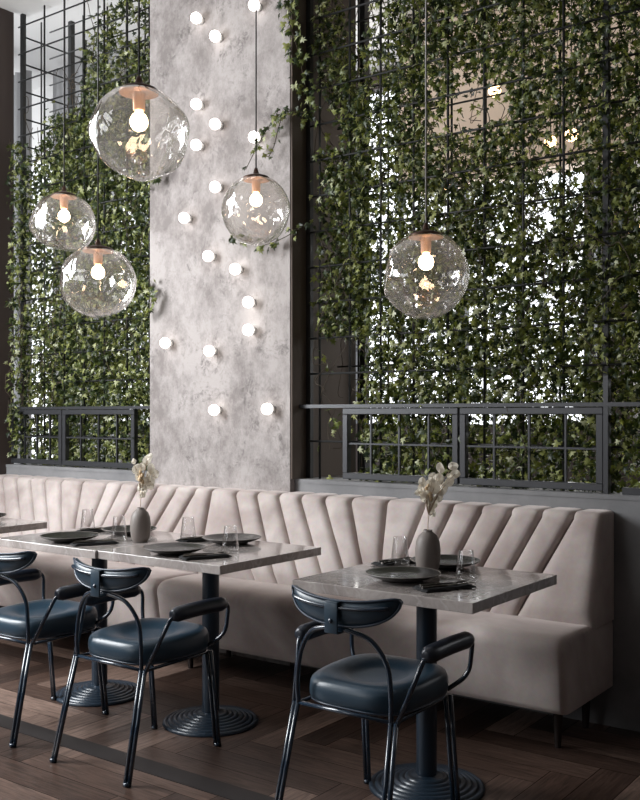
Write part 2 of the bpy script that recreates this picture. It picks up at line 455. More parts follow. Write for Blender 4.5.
t = trellis('trellis', 'tall black steel grid covered in ivy left of the plaster column', XL + 0.02, CX0 - 0.02, 0.99, 4.11,
        [(4.135, [-5.38, -5.17, -4.97, -4.775, -4.56, -4.36], [1.19] + zs1, 0.0065), (4.40, [-5.5, -5.3, -5.05, -4.86, -4.68, -4.47, -4.3], [z + 0.05 for z in zs1], 0.006)],
        [(-5.62, 4.14, 0.03), (-4.25, 4.14, 0.02), (-5.45, 4.42, 0.035)])
ox, oy, oz = t.location
bm = B()
for z in zs1[::1]: add_tube(bm, [(-5.63 - ox, 4.14 - oy, z - oz - 0.06), (-5.63 - ox, 4.95 - oy, z - oz - 0.06)], 0.006, 6)
for y in (4.3, 4.5, 4.7, 4.9): add_tube(bm, [(-5.63 - ox, y - oy, 0), (-5.63 - ox, y - oy, 4.11 - oz)], 0.006, 6)
obj('side_grid', bm, 'black_metal', t)

# curtains and blinds in the garden room, seen through the left screen
def curtain(x0, x1, y, z0, z1, m, label, folds=None):
    bm = B(); n = max(8, int((x1 - x0) / 0.02)); pts = []
    for i in range(n + 1):
        x = x0 + (x1 - x0) * i / n
        pts.append((x, y + 0.03 * math.sin(i * 1.25) + 0.01 * math.sin(i * 0.7)))
    a = [bm.verts.new((x, yy, z0)) for x, yy in pts]; b = [bm.verts.new((x, yy, z1)) for x, yy in pts]
    a2 = [bm.verts.new((x, yy + 0.006, z0)) for x, yy in pts]; b2 = [bm.verts.new((x, yy + 0.006, z1)) for x, yy in pts]
    for i in range(n):
        bm.faces.new((a[i], a[i + 1], b[i + 1], b[i])); bm.faces.new((a2[i], b2[i], b2[i + 1], a2[i + 1]))
    o = obj('curtain', bm, m); tag(o, label, 'curtain', 'curtains beyond the left screen'); return o
curtain(-6.98, -6.73, 4.75, 0.02, 4.3, 'curtain_dark', 'dark brown curtain at the far left beyond the screen')
curtain(-7.15, -6.93, 5.15, 0.02, 4.3, 'curtain_grey', 'narrow grey curtain next to the dark brown one')
curtain(-6.78, -5.95, 5.3, 0.02, 4.3, 'curtain_grey', 'wide grey curtain behind the upper left ivy')

# hanging lamps of the garden room glimpsed through the ivy
for k, (x, y, z) in enumerate([(-2.75, 5.6, 3.4), (-2.5, 5.9, 3.1), (-3.2, 5.8, 2.9), (-2.2, 5.5, 3.0), (-1.75, 5.3, 2.35)]):
    r = thing('pendant_bulb', 'warm bulb beyond the right ivy screen, ' + ['highest of them', 'above and right of centre', 'nearest the dimpled pendant cord', 'right of the beige beam', 'lowest at the right edge'][k], 'lamp', (x, y, z), 0, 'warm bulbs beyond the ivy')
    bm = B(); add_sphere(bm, (0, 0, 0), 0.04, 12, 8); obj('bulb', bm, 'far_lamp', r)
    bm = B(); add_tube(bm, [(0, 0, 0.03), (0, 0, 4.35 - z)], 0.004, 6); obj('cord', bm, 'cord', r)

# ------------------------------------------------------------ ivy
LEAF = [(0, 0), (-0.26, -0.14), (-0.50, 0.06), (-0.24, 0.22), (-0.44, 0.60), (-0.13, 0.50), (0, 1.08), (0.13, 0.50), (0.44, 0.60), (0.24, 0.22), (0.50, 0.06), (0.26, -0.14)]
def leaf_mesh(name, P, S, T, m, parent=None):
    """P points, S sizes, T tilt/turn angles per leaf (yaw, pitch, roll): one cluster mesh of ivy leaves"""
    n = len(P); k = len(LEAF)
    base = np.array([(x, 0.0, -y) for x, y in LEAF] + [(0, -0.10, -0.32)])
    base[:, 1] += 0.14 * np.abs(base[:, 0]) + 0.12 * base[:, 2] ** 2
    V = np.empty((n, k + 1, 3))
    cy, sy = np.cos(T[:, 0]), np.sin(T[:, 0]); cp, sp = np.cos(T[:, 1]), np.sin(T[:, 1]); cr, sr = np.cos(T[:, 2]), np.sin(T[:, 2])
    x = base[None, :, 0]; y = base[None, :, 1]; z = base[None, :, 2]
    x1 = x * cr[:, None] - z * sr[:, None]; z1 = x * sr[:, None] + z * cr[:, None]; y1 = y + 0 * x1
    y2 = y1 * cp[:, None] - z1 * sp[:, None]; z2 = y1 * sp[:, None] + z1 * cp[:, None]
    x3 = x1 * cy[:, None] - y2 * sy[:, None]; y3 = x1 * sy[:, None] + y2 * cy[:, None]
    V[:, :, 0] = P[:, None, 0] + x3 * S[:, None]; V[:, :, 1] = P[:, None, 1] + y3 * S[:, None]; V[:, :, 2] = P[:, None, 2] + z2 * S[:, None]
    tri = np.array([(k, i, (i + 1) % k) for i in range(k)])
    F = (tri[None] + (np.arange(n) * (k + 1))[:, None, None]).reshape(-1)
    me = bpy.data.meshes.new(name)
    me.vertices.add(n * (k + 1)); me.vertices.foreach_set('co', V.reshape(-1).astype(np.float32))
    nf = n * k
    me.loops.add(nf * 3); me.loops.foreach_set('vertex_index', F.astype(np.int32))
    me.polygons.add(nf); me.polygons.foreach_set('loop_start', np.arange(0, nf * 3, 3, dtype=np.int32)); me.polygons.foreach_set('loop_total', np.full(nf, 3, dtype=np.int32))
    me.update(); me.validate()
    return finish(name, me, m, parent, True)
def scatter(n, x0, x1, z0, z1, y0, y1, dens, size=(0.021, 0.043)):
    P = []; seed = 0
    while len(P) < n and seed < n * 12:
        seed += 1
        x = random.uniform(x0, x1); z = random.uniform(z0, z1); y = random.triangular(y0, y1, y0 + 0.12 * (y1 - y0))
        d = dens(x, z)
        c = noise.noise(Vector((x * 3.1, y * 3, z * 2.6))) * 0.55 + noise.noise(Vector((x * 8, y * 7, z * 6 + 9))) * 0.45
        if random.random() < d and c + (d - 0.5) * 0.9 > -0.06 + random.uniform(-0.06, 0.06): P.append((x, y, z))
    P = np.array(P); k = len(P)
    T = np.stack([rng.normal(0, 0.95, k), rng.normal(-0.35, 0.6, k), rng.normal(0, 0.6, k)], 1)
    return P, rng.uniform(size[0], size[1], k), T
def sstep(a, b, v): t = min(1, max(0, (v - a) / (b - a))); return t * t * (3 - 2 * t)
def dens_right(x, z):
    if x < -2.80:
        if z > 2.75:
            line = -3.14 + (3.55 - z) * 0.42
            return 0.85 if abs(x - line) < 0.09 + 0.1 * max(0, z - 3.2) else (0.12 if x > -3.05 else 0.05)
        if z > 1.75: return 0.88 if x > -3.04 else 0.5
        return 0.30 if x > -3.0 else 0.12
    d = 0.88
    if z < 1.37: d = 0.74
    if x < -2.62 and z > 1.5: d = 0.62
    h = math.exp(-((x + 2.2) / 0.22) ** 2 - ((z - 2.85) / 0.2) ** 2) + math.exp(-((x + 1.75) / 0.22) ** 2 - ((z - 2.55) / 0.16) ** 2)
    return max(0.25, d - 0.45 * h)
def dens_left(x, z):
    top = 3.15 + sstep(-5.55, -5.05, x) * 0.55 + 0.5 * sstep(-5.1, -4.6, x)
    d = 0.84 * sstep(top + 0.12, top - 0.15, z)
    if z > 3.35: d *= 0.62
    if -5.42 < x < -5.1 and 2.0 < z < 2.6: d *= 0.55
    if z < 1.37: d *= 0.85
    return d
def ivy(name, label, n, box, dens, vines):
    P, S, T = scatter(n, *box, dens)
    o = leaf_mesh(name, P, S, T, 'leaf')
    tag(o, label, 'ivy'); o['kind'] = 'stuff'
    bm = B()
    for k in range(vines):
        x = random.uniform(box[0], box[1]); z = random.uniform(box[2], box[3] - 0.6); y = random.uniform(box[4] + 0.02, box[5] - 0.05)
        if random.random() > dens(x, z) + 0.1: continue
        pts = [(x, y, z)]
        for s in range(random.randint(4, 9)):
            x += random.uniform(-0.09, 0.09); z += random.uniform(-0.02, 0.16); y = min(box[5], max(box[4], y + random.uniform(-0.03, 0.03)))
            pts.append((min(box[1], max(box[0], x)), y, min(z, 4.05)))
        add_tube(bm, spline(pts, 3), 0.0022, 4, False)
    obj('stem', bm, 'vine', o)['kind'] = 'stuff'
    return o
ivy('ivy', 'dense climbing ivy on the black grid right of the plaster column', 44000, (-3.085, -0.95, 1.0, 4.08, 4.07, 4.46), dens_right, 330)
ivy('ivy', 'dense climbing ivy on the black grid left of the plaster column', 25000, (-5.60, -4.265, 1.0, 4.08, 4.07, 4.5), dens_left, 240)
ivy('ivy', 'dark ivy growing on the left wall at the picture edge', 900, (-5.65, -5.52, 1.05, 3.2, 4.02, 4.16), lambda x, z: 0.75, 12)

def strand(label, pts, n, size=(0.022, 0.042), spread=0.03, r=0.0022):
    t = thing('ivy_strand', label, 'ivy', pts[0], 0, 'loose ivy strands')
    o0 = Vector(pts[0]); Q = spline([Vector(p) - o0 for p in pts], 8)
    bm = B(); add_tube(bm, Q, r, 5); obj('stem', bm, 'vine', t)
    P = np.array([tuple(Q[random.randrange(len(Q))] + Vector((random.uniform(-spread, spread), random.uniform(-0.03, 0.0), random.uniform(-spread, spread)))) for _ in range(n)])
    T = np.stack([rng.normal(0, 0.6, n), rng.normal(-0.3, 0.4, n), rng.normal(0, 0.7, n)], 1)
    leaf_mesh('leaves', P, rng.uniform(size[0], size[1], n), T, 'leaf', t)['kind'] = 'stuff'
    return t
# world points on the plane just before the column, read off as x, z
strand('ivy strand looping out of the right screen above the second bulb pendant', [(-3.06, 4.02, 2.92), (-3.16, 3.97, 2.93), (-3.24, 3.95, 2.88), (-3.33, 3.95, 2.78), (-3.42, 3.95, 2.66)], 34, spread=0.022)
strand('short ivy strand hanging beside the looping one at the column edge', [(-3.17, 3.97, 2.93), (-3.19, 3.95, 2.85), (-3.22, 3.95, 2.76), (-3.26, 3.95, 2.70)], 22, spread=0.03)
strand('ivy strand reaching across the column below the right hand wall globe pendant', [(-3.06, 4.03, 2.34), (-3.16, 3.97, 2.27), (-3.28, 3.95, 2.24), (-3.40, 3.95, 2.27), (-3.50, 3.95, 2.30)], 46, spread=0.03)
strand('ivy strand hanging over the top right edge of the column', [(-3.10, 4.03, 3.62), (-3.14, 3.97, 3.45), (-3.10, 4.0, 3.25), (-3.07, 4.03, 3.05), (-3.05, 4.06, 2.9)], 120, (0.028, 0.05), 0.06)
strand('ivy strand curling over the left edge of the column', [(-4.28, 4.05, 2.15), (-4.20, 3.98, 2.12), (-4.14, 3.95, 2.03), (-4.18, 3.95, 1.93)], 40, (0.028, 0.048), 0.05)
strand('ivy strand poking over the column edge beneath the big left pendant', [(-4.30, 4.05, 2.66), (-4.20, 3.97, 2.70), (-4.12, 3.95, 2.72), (-4.05, 3.95, 2.76)], 26, (0.025, 0.045), 0.035)

# ------------------------------------------------------------ wall globes on the column
first = None
spots = [(-3.79, 3.573), (-3.645, 3.437), (-3.361, 3.538), (-3.79, 3.087), (-3.645, 2.948), (-3.79, 2.856), (-3.361, 2.827), (-3.645, 2.598), (-3.884, 2.455), (-3.698, 2.219), (-3.497, 2.128), (-3.403, 1.941), (-3.403, 1.79), (-4.037, 1.748), (-3.69, 1.688), (-3.653, 1.358), (-3.27, 1.362)]
wl = ['highest of the left globes on the column', 'second globe from the top on the column', 'globe at the very top right behind the pendant cord', 'globe beside the large left pendant', 'globe right of and above the one touching the large pendant', 'globe low beside the large left pendant rim', 'globe on the right edge above the column pendant', 'globe midway left of the column pendant top', 'globe alone left of the column pendant', 'globe below left of the column pendant', 'globe just below the column pendant', 'upper of two stacked globes at the right', 'lower of two stacked globes at the right', 'lowest globe at the left edge of the column', 'globe in the lower middle of the column', 'bottom left globe of the last pair', 'bottom right globe of the last pair']
for k, (x, z) in enumerate(spots):
    lab = 'small white ' + wl[k].replace('globe', 'globe lamp') if 'globe' in wl[k] and 'globes' not in wl[k] else 'small white globe lamp, ' + wl[k]
    if first is None:
        first = thing('wall_lamp', lab, 'lamp', (x, CY0 - 0.001, z), 0, 'globe lamps on the column')
        bm = B(); add_sphere(bm, (0, -0.048, 0), 0.031, 20, 14); obj('globe', bm, 'sconce', first)
        bm = B(); add_tube(bm, [(0, 0.0, 0), (0, -0.018, 0)], [0.022, 0.018], 16); obj('base', bm, 'ceiling', first)
    else: dup(first, (x, CY0 - 0.001, z), 0, lab)

# ------------------------------------------------------------ banquettes
def lerp(a, b, t): return a + (b - a) * t
def backrest_mesh(x0, x1, tops, bots, z0=0.46, z1=0.925, y_top=3.915, y_bot=3.787, y_wall=4.035):
    """fan of padded channels; tops/bots = seam x at the top and at the bottom, ends included"""
    bm = B(); rows = 22; cols = 9
    def surf(i, u, v):
        vv = min(v, 1.0)
        # seams stay upright near the bottom third, then fan out; the shoulders curl inward at the very top
        e = vv
        xa = lerp(bots[i], tops[i], e); xb = lerp(bots[i + 1], tops[i + 1], e)
        x = lerp(xa, xb, u)
        w = xb - xa
        puff = (1 - abs(2 * u - 1) ** 5.5) ** 0.6
        amp = 0.046 * min(1, w / 0.14) * min(1, 0.35 + 4 * vv)
        y = lerp(y_bot, y_top, vv) - amp * puff + 0.012
        return x, y, puff
    for i in range(len(tops) - 1):
        grid = []
        us = [0.0, 0.012, 0.035, 0.08, 0.16, 0.3, 0.5, 0.7, 0.84, 0.92, 0.965, 0.988, 1.0]
        for u in us:
            col = []
            for r in range(rows + 1):
                v = r / rows
                x, y, p = surf(i, u, v)
                zt = z1 - 0.012 * (1 - p)
                col.append((x, y, lerp(z0, zt - 0.03, v)))
            x, y, p = surf(i, u, 1.0)
            zt = z1 - 0.014 * (1 - p)
            for a in (0.35, 0.75, 1.2, PI / 2):
                col.append((x, y + 0.035 * (1 - math.cos(a)), zt - 0.03 + 0.03 * math.sin(a)))
            col.append((x, y_wall, zt)); col.append((x, y_wall, z0))
            grid.append([bm.verts.new(c) for c in col])
        for a, b in zip(grid, grid[1:]):
            for r in range(len(a) - 1): bm.faces.new((a[r], b[r], b[r + 1], a[r + 1]))
        for end, g in ((0, grid[0]), (len(tops) - 2, grid[-1])):
            if i == end: bm.faces.new(g if end == 0 else g[::-1])
    bmesh.ops.remove_doubles(bm, verts=bm.verts, dist=0.0004)
    return bm
def seat_mesh(x0, x1):
    """upholstered seat block: rounded front edge and corners, front leaning slightly inward"""
    bm = B()
    prof = [(4.03, 0.17), (3.545, 0.17), (3.522, 0.178), (3.512, 0.20), (3.50, 0.28), (3.485, 0.38), (3.478, 0.415), (3.480, 0.440), (3.492, 0.459), (3.512, 0.471), (3.54, 0.477), (3.62, 0.480), (3.75, 0.477), (3.84, 0.472), (4.03, 0.472)]
    cy, cz = 3.76, 0.33
    xs = [(0.0, 0.030), (0.004, 0.016), (0.012, 0.006), (0.026, 0.0), (0.06, 0.0)]
    X = [(x0 + a, b) for a, b in xs] + [(lerp(x0 + 0.06, x1 - 0.06, k / 12), 0.0) for k in range(1, 12)] + [(x1 - a, b) for a, b in reversed(xs)]
    rings = []
    for x, ins in X:
        ring = []
        for (y, z) in prof:
            yy = y + (ins if y < 3.6 else 0)
            zz = z - ins * (1 if z > 0.33 else -0.3)
            bulge = 0.004 * math.sin((x - x0) * 5) if y < 3.53 else 0
            ring.append(bm.verts.new((x, yy + bulge, zz)))
        rings.append(ring)
    for a, b in zip(rings, rings[1:]):
        for i in range(len(prof)):
            j = (i + 1) % len(prof); bm.faces.new((a[i], a[j], b[j], b[i]))
    bm.faces.new(rings[0][::-1]); bm.faces.new(rings[-1])
    return bm
def banquette(label, x0, x1, tops, bots, legs):
    t = thing('banquette', label, 'banquette', ((x0 + x1) / 2, 3.76, 0), 0, 'channelled velvet banquettes')
    off = Vector(t.location)
    def put(name, bm, m, **k):
        for v in bm.verts: v.co -= off
        return obj(name, bm, m, t, **k)
    put('seat', seat_mesh(x0, x1), 'velvet', sharp=1.0)
    put('backrest', backrest_mesh(x0, x1, tops, bots), 'velvet', sharp=1.0)
    bm = B(); add_box(bm, ((x0 + x1) / 2, 3.86, 0.145), (x1 - x0 - 0.3, 0.28, 0.048)); put('base_rail', bm, 'wood_leg', smooth=False)
    for x in legs:
        for y in (3.66, 3.96):
            bm = B(); add_tube(bm, [(x, y, 0.0), (x, y, 0.175)], [0.013, 0.022], 12); put('leg', bm, 'wood_leg', sharp=0.8)
    return t
RT = [-3.63, -3.447, -3.299, -3.149, -3.005, -2.855, -2.697, -2.489, -2.28, -2.132, -1.985, -1.840, -1.697, -1.555, -1.425]
RB = [-3.63, -3.215, -3.065, -2.905, -2.745, -2.605, -2.505, -2.455, -2.405, -2.300, -2.166, -2.034, -1.897, -1.768, -1.425]
banquette('blush velvet banquette with fanned channels, the right-hand one with its end showing', -3.630, -1.428, RT, RB, (-1.52, -2.55, -3.55))
LT = [-5.655, -5.512, -5.36, -5.214, -5.07, -4.912, -4.713, -4.493, -4.36, -4.216, -4.055, -3.905, -3.755, -3.632]
LB = [-5.655, -5.26, -5.11, -4.97, -4.84, -4.735, -4.665, -4.615, -4.53, -4.40, -4.265, -4.13, -3.98, -3.632]
banquette('blush velvet banquette with fanned channels, the left-hand one running out of the picture', -5.655, -3.632, LT, LB, (-4.68, -3.80))

# ------------------------------------------------------------ tables
def make_table(label, loc):
    t = thing('dining_table', label, 'table', loc, 0, 'stone-topped tables')
    bm = B(); add_box(bm, (0, 0, 0.7325), (0.708, 0.655, 0.035), 0.002, 2); obj('tabletop', bm, 'table', t, False)
    bm = B(); add_tube(bm, [(0, 0, 0.03), (0, 0, 0.715)], 0.037, 28); obj('pedestal', bm, 'blue_satin', t, sharp=0.8)
    bm = B()
    prof = [(0.0, 0.0), (0.207, 0.0)]
    # six stepped rings
    R0 = 0.207
    for k in range(7):
        r = R0 - k * 0.0215; z = 0.008 + k * 0.0052
        prof += [(r, z - 0.004), (r - 0.0015, z + 0.002), (r - 0.007, z + 0.0065), (r - 0.0145, z + 0.0065), (r - 0.020, z + 0.0025)]
    prof += [(0.05, 0.048), (0.0, 0.048)]
    add_lathe(bm, prof, n=56); obj('ringed_base', bm, 'blue_satin', t)
    bm = B(); add_box(bm, (0, 0, 0.712), (0.36, 0.05, 0.006)); add_box(bm, (0, 0, 0.7118), (0.05, 0.36, 0.006)); obj('support_bracket', bm, 'blue_satin', t, False)
    return t
TR, TM, TL, TF = (-1.736, 2.992), (-2.857, 3.07), (-3.567, 3.06), (-4.64, 2.985)
tab = make_table('grey stone-topped pedestal table nearest the camera, at the right', (*TR, 0))
dup(tab, (*TM, 0), 0, 'grey stone-topped pedestal table pushed against its neighbour, the right one of the joined pair')
dup(tab, (*TL, 0), 0, 'grey stone-topped pedestal table, the left one of the joined pair')
dup(tab, (*TF, 0), 0, 'grey stone-topped table cut off by the left edge of the picture')

# ------------------------------------------------------------ chairs
def crescent_pad(n=36):
    """half-moon backrest: straightish top edge, round bottom edge, tips wrapped forward"""
    return n
def make_chair(label, loc, rz):
    t = thing('armchair', label, 'chair', loc, rz, 'navy tubular armchairs')
    # seat cushion: soft rounded square with a shallow dished middle
    bm = B(); n = 24; hw, y0, y1 = 0.200, -0.205, 0.205
    def sq(a, k=3.6):
        c, s = math.cos(a), math.sin(a)
        r = (abs(c) ** k + abs(s) ** k) ** (-1 / k); return c * r, s * r
    prof = [(0.0, 0.392), (0.90, 0.392), (0.965, 0.400), (0.995, 0.418), (1.0, 0.436), (0.992, 0.456), (0.965, 0.471), (0.91, 0.480), (0.80, 0.483), (0.66, 0.480), (0.52, 0.472), (0.46, 0.466), (0.30, 0.464), (0.0, 0.463)]
    rings = []; K = 48
    for r, z in prof:
        if r == 0: rings.append([bm.verts.new((0, 0.0, z))]); continue
        ring = []
        for i in range(K):
            kk = 3.8 if r > 0.75 else 2.4
            x, y = sq(2 * PI * i / K, kk)
            taper = 1 - 0.06 * (y < 0) * -y
            ring.append(bm.verts.new((x * hw * r * taper, y * 0.205 * r + 0.0, z + (0.004 * y if z > 0.44 else 0))))
        rings.append(ring)
    for a, b in zip(rings, rings[1:]):
        for i in range(K):
            j = (i + 1) % K
            if len(a) == 1: bm.faces.new((a[0], b[i], b[j]))
            elif len(b) == 1: bm.faces.new((a[i], a[j], b[0]))
            else: bm.faces.new((a[i], a[j], b[j], b[i]))
    seat = obj('seat', bm, 'leather', t)
    bm = B(); pts = []
    for i in range(K + 1):
        x, y = sq(2 * PI * i / K, 3.8); taper = 1 - 0.06 * (y < 0) * -y
        pts.append((x * hw * 0.965 * taper, y * 0.205 * 0.965, 0.402))
    add_tube(bm, pts, 0.0035, 6, False); obj('piping', bm, 'piping', seat)
    # frame
    fr = 0.0080
    jx, jy, jz = 0.187, -0.205, 0.392
    bm = B()
    add_tube(bm, rounded([(-jx, jy, jz), (jx, jy, jz)], 0.01), fr * 0.85, 8)
    add_tube(bm, rounded([(-jx, jy, jz - 0.004), (-0.172, 0.175, jz - 0.004), (0.172, 0.175, jz - 0.004), (jx, jy, jz - 0.004)], 0.05), fr * 0.8, 8)
    obj('seat_frame', bm, 'blue_metal', t)
    for s in (-1, 1):
        # rear leg: a pair of parallel tubes
        bm = B()
        foot = Vector((s * 0.206, -0.30, 0.0)); top = Vector((s * jx, jy, jz))
        side = Vector((0, 0.012, 0.0)) if False else Vector((s * 0.0085, 0.002, 0))
        for q in (-1, 1): add_tube(bm, [foot + side * q, top + side * q], fr, 9)
        add_tube(bm, [foot + Vector((0, 0, 0.002)), foot + Vector((0, 0, 0.014))], 0.014, 10)
        obj('leg', bm, 'blue_metal', t)
        bm = B()
        foot = Vector((s * 0.180, 0.205, 0.0)); top = Vector((s * 0.170, 0.165, jz))
        for q in (-1, 1): add_tube(bm, [foot + side * q, top + side * q], fr, 9)
        add_tube(bm, [foot + Vector((0, 0, 0.002)), foot + Vector((0, 0, 0.014))], 0.014, 10)
        obj('leg', bm, 'blue_metal', t)
        # arm tube rises from the rear joint, runs through the pad and drops back to the seat side
        bm = B(); ax = 0.247
        arm = rounded([(s * (jx + 0.009), jy, jz - 0.01), (s * (ax - 0.004), -0.118, 0.585), (s * ax, 0.21, 0.594), (s * (ax - 0.006), 0.218, 0.475), (s * 0.172, 0.168, 0.41)], 0.038, 6)
        arm = rounded([(s * (jx + 0.009), jy, jz - 0.01), (s * (ax - 0.004), -0.118, 0.575), (s * ax, -0.09, 0.583)], 0.02, 4) + rounded([(s * ax, -0.05, 0.585), (s * ax, 0.200, 0.590), (s * (ax - 0.010), 0.190, 0.462), (s * 0.176, 0.150, 0.412)], 0.040, 6)
        add_tube(bm, arm, fr, 9); obj('arm_tube', bm, 'blue_metal', t)
        bm = B()
        pp = [(s * ax, y_, 0.586 + 0.004 * math.sin(PI * (y_ + 0.11) / 0.3)) for y_ in [-0.112 + 0.283 * k / 12 for k in range(13)]]
        rr = [0.020] + [0.0285 + 0.001 * math.sin(k) * 0 for k in range(11)] + [0.021]
        add_tube(bm, [Vector(pp[0]) + Vector((0, -0.004, 0))] + [Vector(p) for p in pp] + [Vector(pp[-1]) + Vector((0, 0.004, 0))], [0.012] + rr + [0.012], 18)
        obj('arm_pad', bm, 'leather_dark', t)
    # arch carrying the backrest
    bm = B()
    A = [(-jx + 0.009, jy, jz), (-jx + 0.008, jy - 0.004, 0.47), (-jx + 0.022, jy - 0.002, 0.565), (-0.115, jy - 0.014, 0.635), (-0.045, jy - 0.030, 0.660), (0, jy - 0.034, 0.664), (0.045, jy - 0.030, 0.660), (0.115, jy - 0.014, 0.635), (jx - 0.022, jy - 0.002, 0.565), (jx - 0.008, jy - 0.002, 0.47), (jx - 0.009, jy, jz)]
    add_tube(bm, spline(A, 7), fr, 10); obj('back_arch', bm, 'blue_metal', t)
    # backrest pad
    bm = B(); nx = 40; front = []; H_ = 0.208
    def outline(u):      # u -1..1 -> bottom z, top z
        a = abs(u)
        top = 0.754 + 0.028 * a ** 1.8
        bot = 0.672 + 0.066 * a ** 2.2
        tip = (1 - a ** 9) ** 0.5
        midz = (top + bot) / 2; h = (top - bot) / 2 * tip
        return midz - h, midz + h
    def plan(u): return jy - 0.032 + 0.058 * u * u       # tips come forward
    rings = []
    for i in range(nx + 1):
        u = -1 + 2 * i / nx; b_, t_ = outline(u)
        x = H_ * math.sin(u * 1.2) / math.sin(1.2); y = plan(u)
        tk = 0.021 * max(0.12, (1 - abs(u) ** 6))
        ring = []
        for k in range(14):
            a = 2 * PI * k / 14
            cz = (abs(math.sin(a)) ** 0.8) * (1 if math.sin(a) >= 0 else -1); cy_ = math.cos(a)
            z = (b_ + t_) / 2 + cz * (t_ - b_) / 2
            # lean the pad back a little towards its top
            ring.append(bm.verts.new((x, y + cy_ * tk - 0.10 * (z - 0.72), z)))
        rings.append(ring)
    for a, b in zip(rings, rings[1:]):
        for k in range(14): bm.faces.new((a[k], a[(k + 1) % 14], b[(k + 1) % 14], b[k]))
    bm.faces.new(rings[0]); bm.faces.new(rings[-1])
    br = obj('backrest', bm, 'leather', t)
    bm = B(); loop_ = []
    for i in range(nx + 1):
        u = -1 + 2 * i / nx; b_, t_ = outline(u); x = (H_ + 0.001) * math.sin(u * 1.2) / math.sin(1.2)
        loop_.append((x, plan(u) - 0.10 * (t_ - 0.72) - 0.013, t_ - 0.001))
    for i in range(nx, -1, -1):
        u = -1 + 2 * i / nx; b_, t_ = outline(u); x = (H_ + 0.001) * math.sin(u * 1.2) / math.sin(1.2)
        loop_.append((x, plan(u) - 0.10 * (b_ - 0.72) - 0.013, b_ + 0.001))
    loop_.append(loop_[0]); add_tube(bm, loop_, 0.0042, 6, False); obj('piping', bm, 'piping', br)
    bm = B(); rod = []
    for i in range(21):
        u = -0.80 + 1.6 * i / 20; x = H_ * math.sin(u * 1.2) / math.sin(1.2)
        rod.append((x, plan(u) - 0.022 - 0.10 * 0.03, 0.733 + 0.018 * u * u))
    add_tube(bm, rod, 0.0065, 8); obj('back_rod', bm, 'blue_metal', t)
    bm = B(); add_box(bm, (0, jy - 0.064, 0.700), (0.050, 0.007, 0.096), 0.003, 2)
    add_box(bm, (0, jy - 0.052, 0.749), (0.050, 0.028, 0.007), 0.003, 2); add_box(bm, (0, jy - 0.046, 0.654), (0.050, 0.034, 0.007), 0.003, 2)
    st = obj('leather_strap', bm, 'leather', t, sharp=0.6)
    bm = B(); add_tube(bm, [(0, jy - 0.067, 0.692), (0, jy - 0.072, 0.692)], [0.008, 0.0065], 14); obj('rivet', bm, 'blue_metal', st)
    return t
ch = make_chair('navy leather armchair nearest the camera, at the right-hand table', (-1.744, 2.688, 0), 0.0)
dup(ch, (-2.805, 2.655, 0), 0.0, 'navy leather armchair in the middle, at the right half of the joined tables')
dup(ch, (-3.485, 2.665, 0), 0.0, 'navy leather armchair at the left edge of the picture')

# ------------------------------------------------------------ tableware
TZ = 0.7502
def make_plate(label, loc):
    t = thing('plate', label, 'plate', loc, 0, 'charcoal plates')
    bm = B(); add_lathe(bm, [(0, 0.002), (0.060, 0.002), (0.064, 0.0), (0.070, 0.0), (0.074, 0.005), (0.100, 0.012), (0.124, 0.021), (0.1325, 0.0260), (0.1335, 0.0280), (0.131, 0.0286), (0.122, 0.0250), (0.098, 0.0160), (0.085, 0.0125), (0, 0.0110)], n=64)
    obj('dish', bm, 'plate', t)
    bm = B(); add_tube(bm, [(0.1322 * math.cos(2 * PI * i / 64), 0.1322 * math.sin(2 * PI * i / 64), 0.0280) for i in range(65)], 0.0012, 6, False)
    obj('rim', bm, 'plate_rim', t)
    return t
P0 = make_plate('charcoal plate in front of the vase on the right-hand table', (-1.772, 2.886, TZ))
dup(P0, (-1.795, 3.235, TZ), 0, 'charcoal plate behind the vase on the right-hand table, banquette side')
dup(P0, (-2.884, 2.878, TZ), 0, 'charcoal plate on the chair side of the middle table')
dup(P0, (-2.905, 3.262, TZ), 0, 'charcoal plate on the banquette side of the middle table')
dup(P0, (-3.553, 2.872, TZ), 0, 'charcoal plate on the chair side of the left table of the joined pair')
dup(P0, (-3.53, 3.215, TZ), 0, 'charcoal plate on the banquette side of the left table, behind the vase')
dup(P0, (-4.66, 3.16, TZ), 0, 'charcoal plate on the table cut off by the left edge')

def napkin_mesh():
    bm = B(); nx, ny = 20, 12
    for lay in range(3):
        w, d = 0.20 - lay * 0.012, 0.085 - lay * 0.006
        def h(x, y): return 0.0012 + lay * 0.0030 + 0.0022 * (1 + noise.noise(Vector((x * 26, y * 30, lay * 3.7)))) 
        gt = [[bm.verts.new((-w / 2 + w * i / nx + 0.002 * math.sin(j * 1.3 + lay), -d / 2 + d * j / ny + 0.003 * math.sin(i * 0.6 + lay), h(-w / 2 + w * i / nx, -d / 2 + d * j / ny) + 0.0022)) for j in range(ny + 1)] for i in range(nx + 1)]
        gb = [[bm.verts.new((v.co.x, v.co.y, max(0.0004, v.co.z - 0.0030))) for v in r] for r in gt]
        for i in range(nx):
            for j in range(ny):
                bm.faces.new((gt[i][j], gt[i + 1][j], gt[i + 1][j + 1], gt[i][j + 1])); bm.faces.new((gb[i][j], gb[i][j + 1], gb[i + 1][j + 1], gb[i + 1][j]))
        for i in range(nx):
            bm.faces.new((gt[i][0], gb[i][0], gb[i + 1][0], gt[i + 1][0])); bm.faces.new((gt[i][ny], gt[i + 1][ny], gb[i + 1][ny], gb[i][ny]))
        for j in range(ny):
            bm.faces.new((gt[0][j], gt[0][j + 1], gb[0][j + 1], gb[0][j])); bm.faces.new((gt[nx][j], gb[nx][j], gb[nx][j + 1], gt[nx][j + 1]))
    return bm
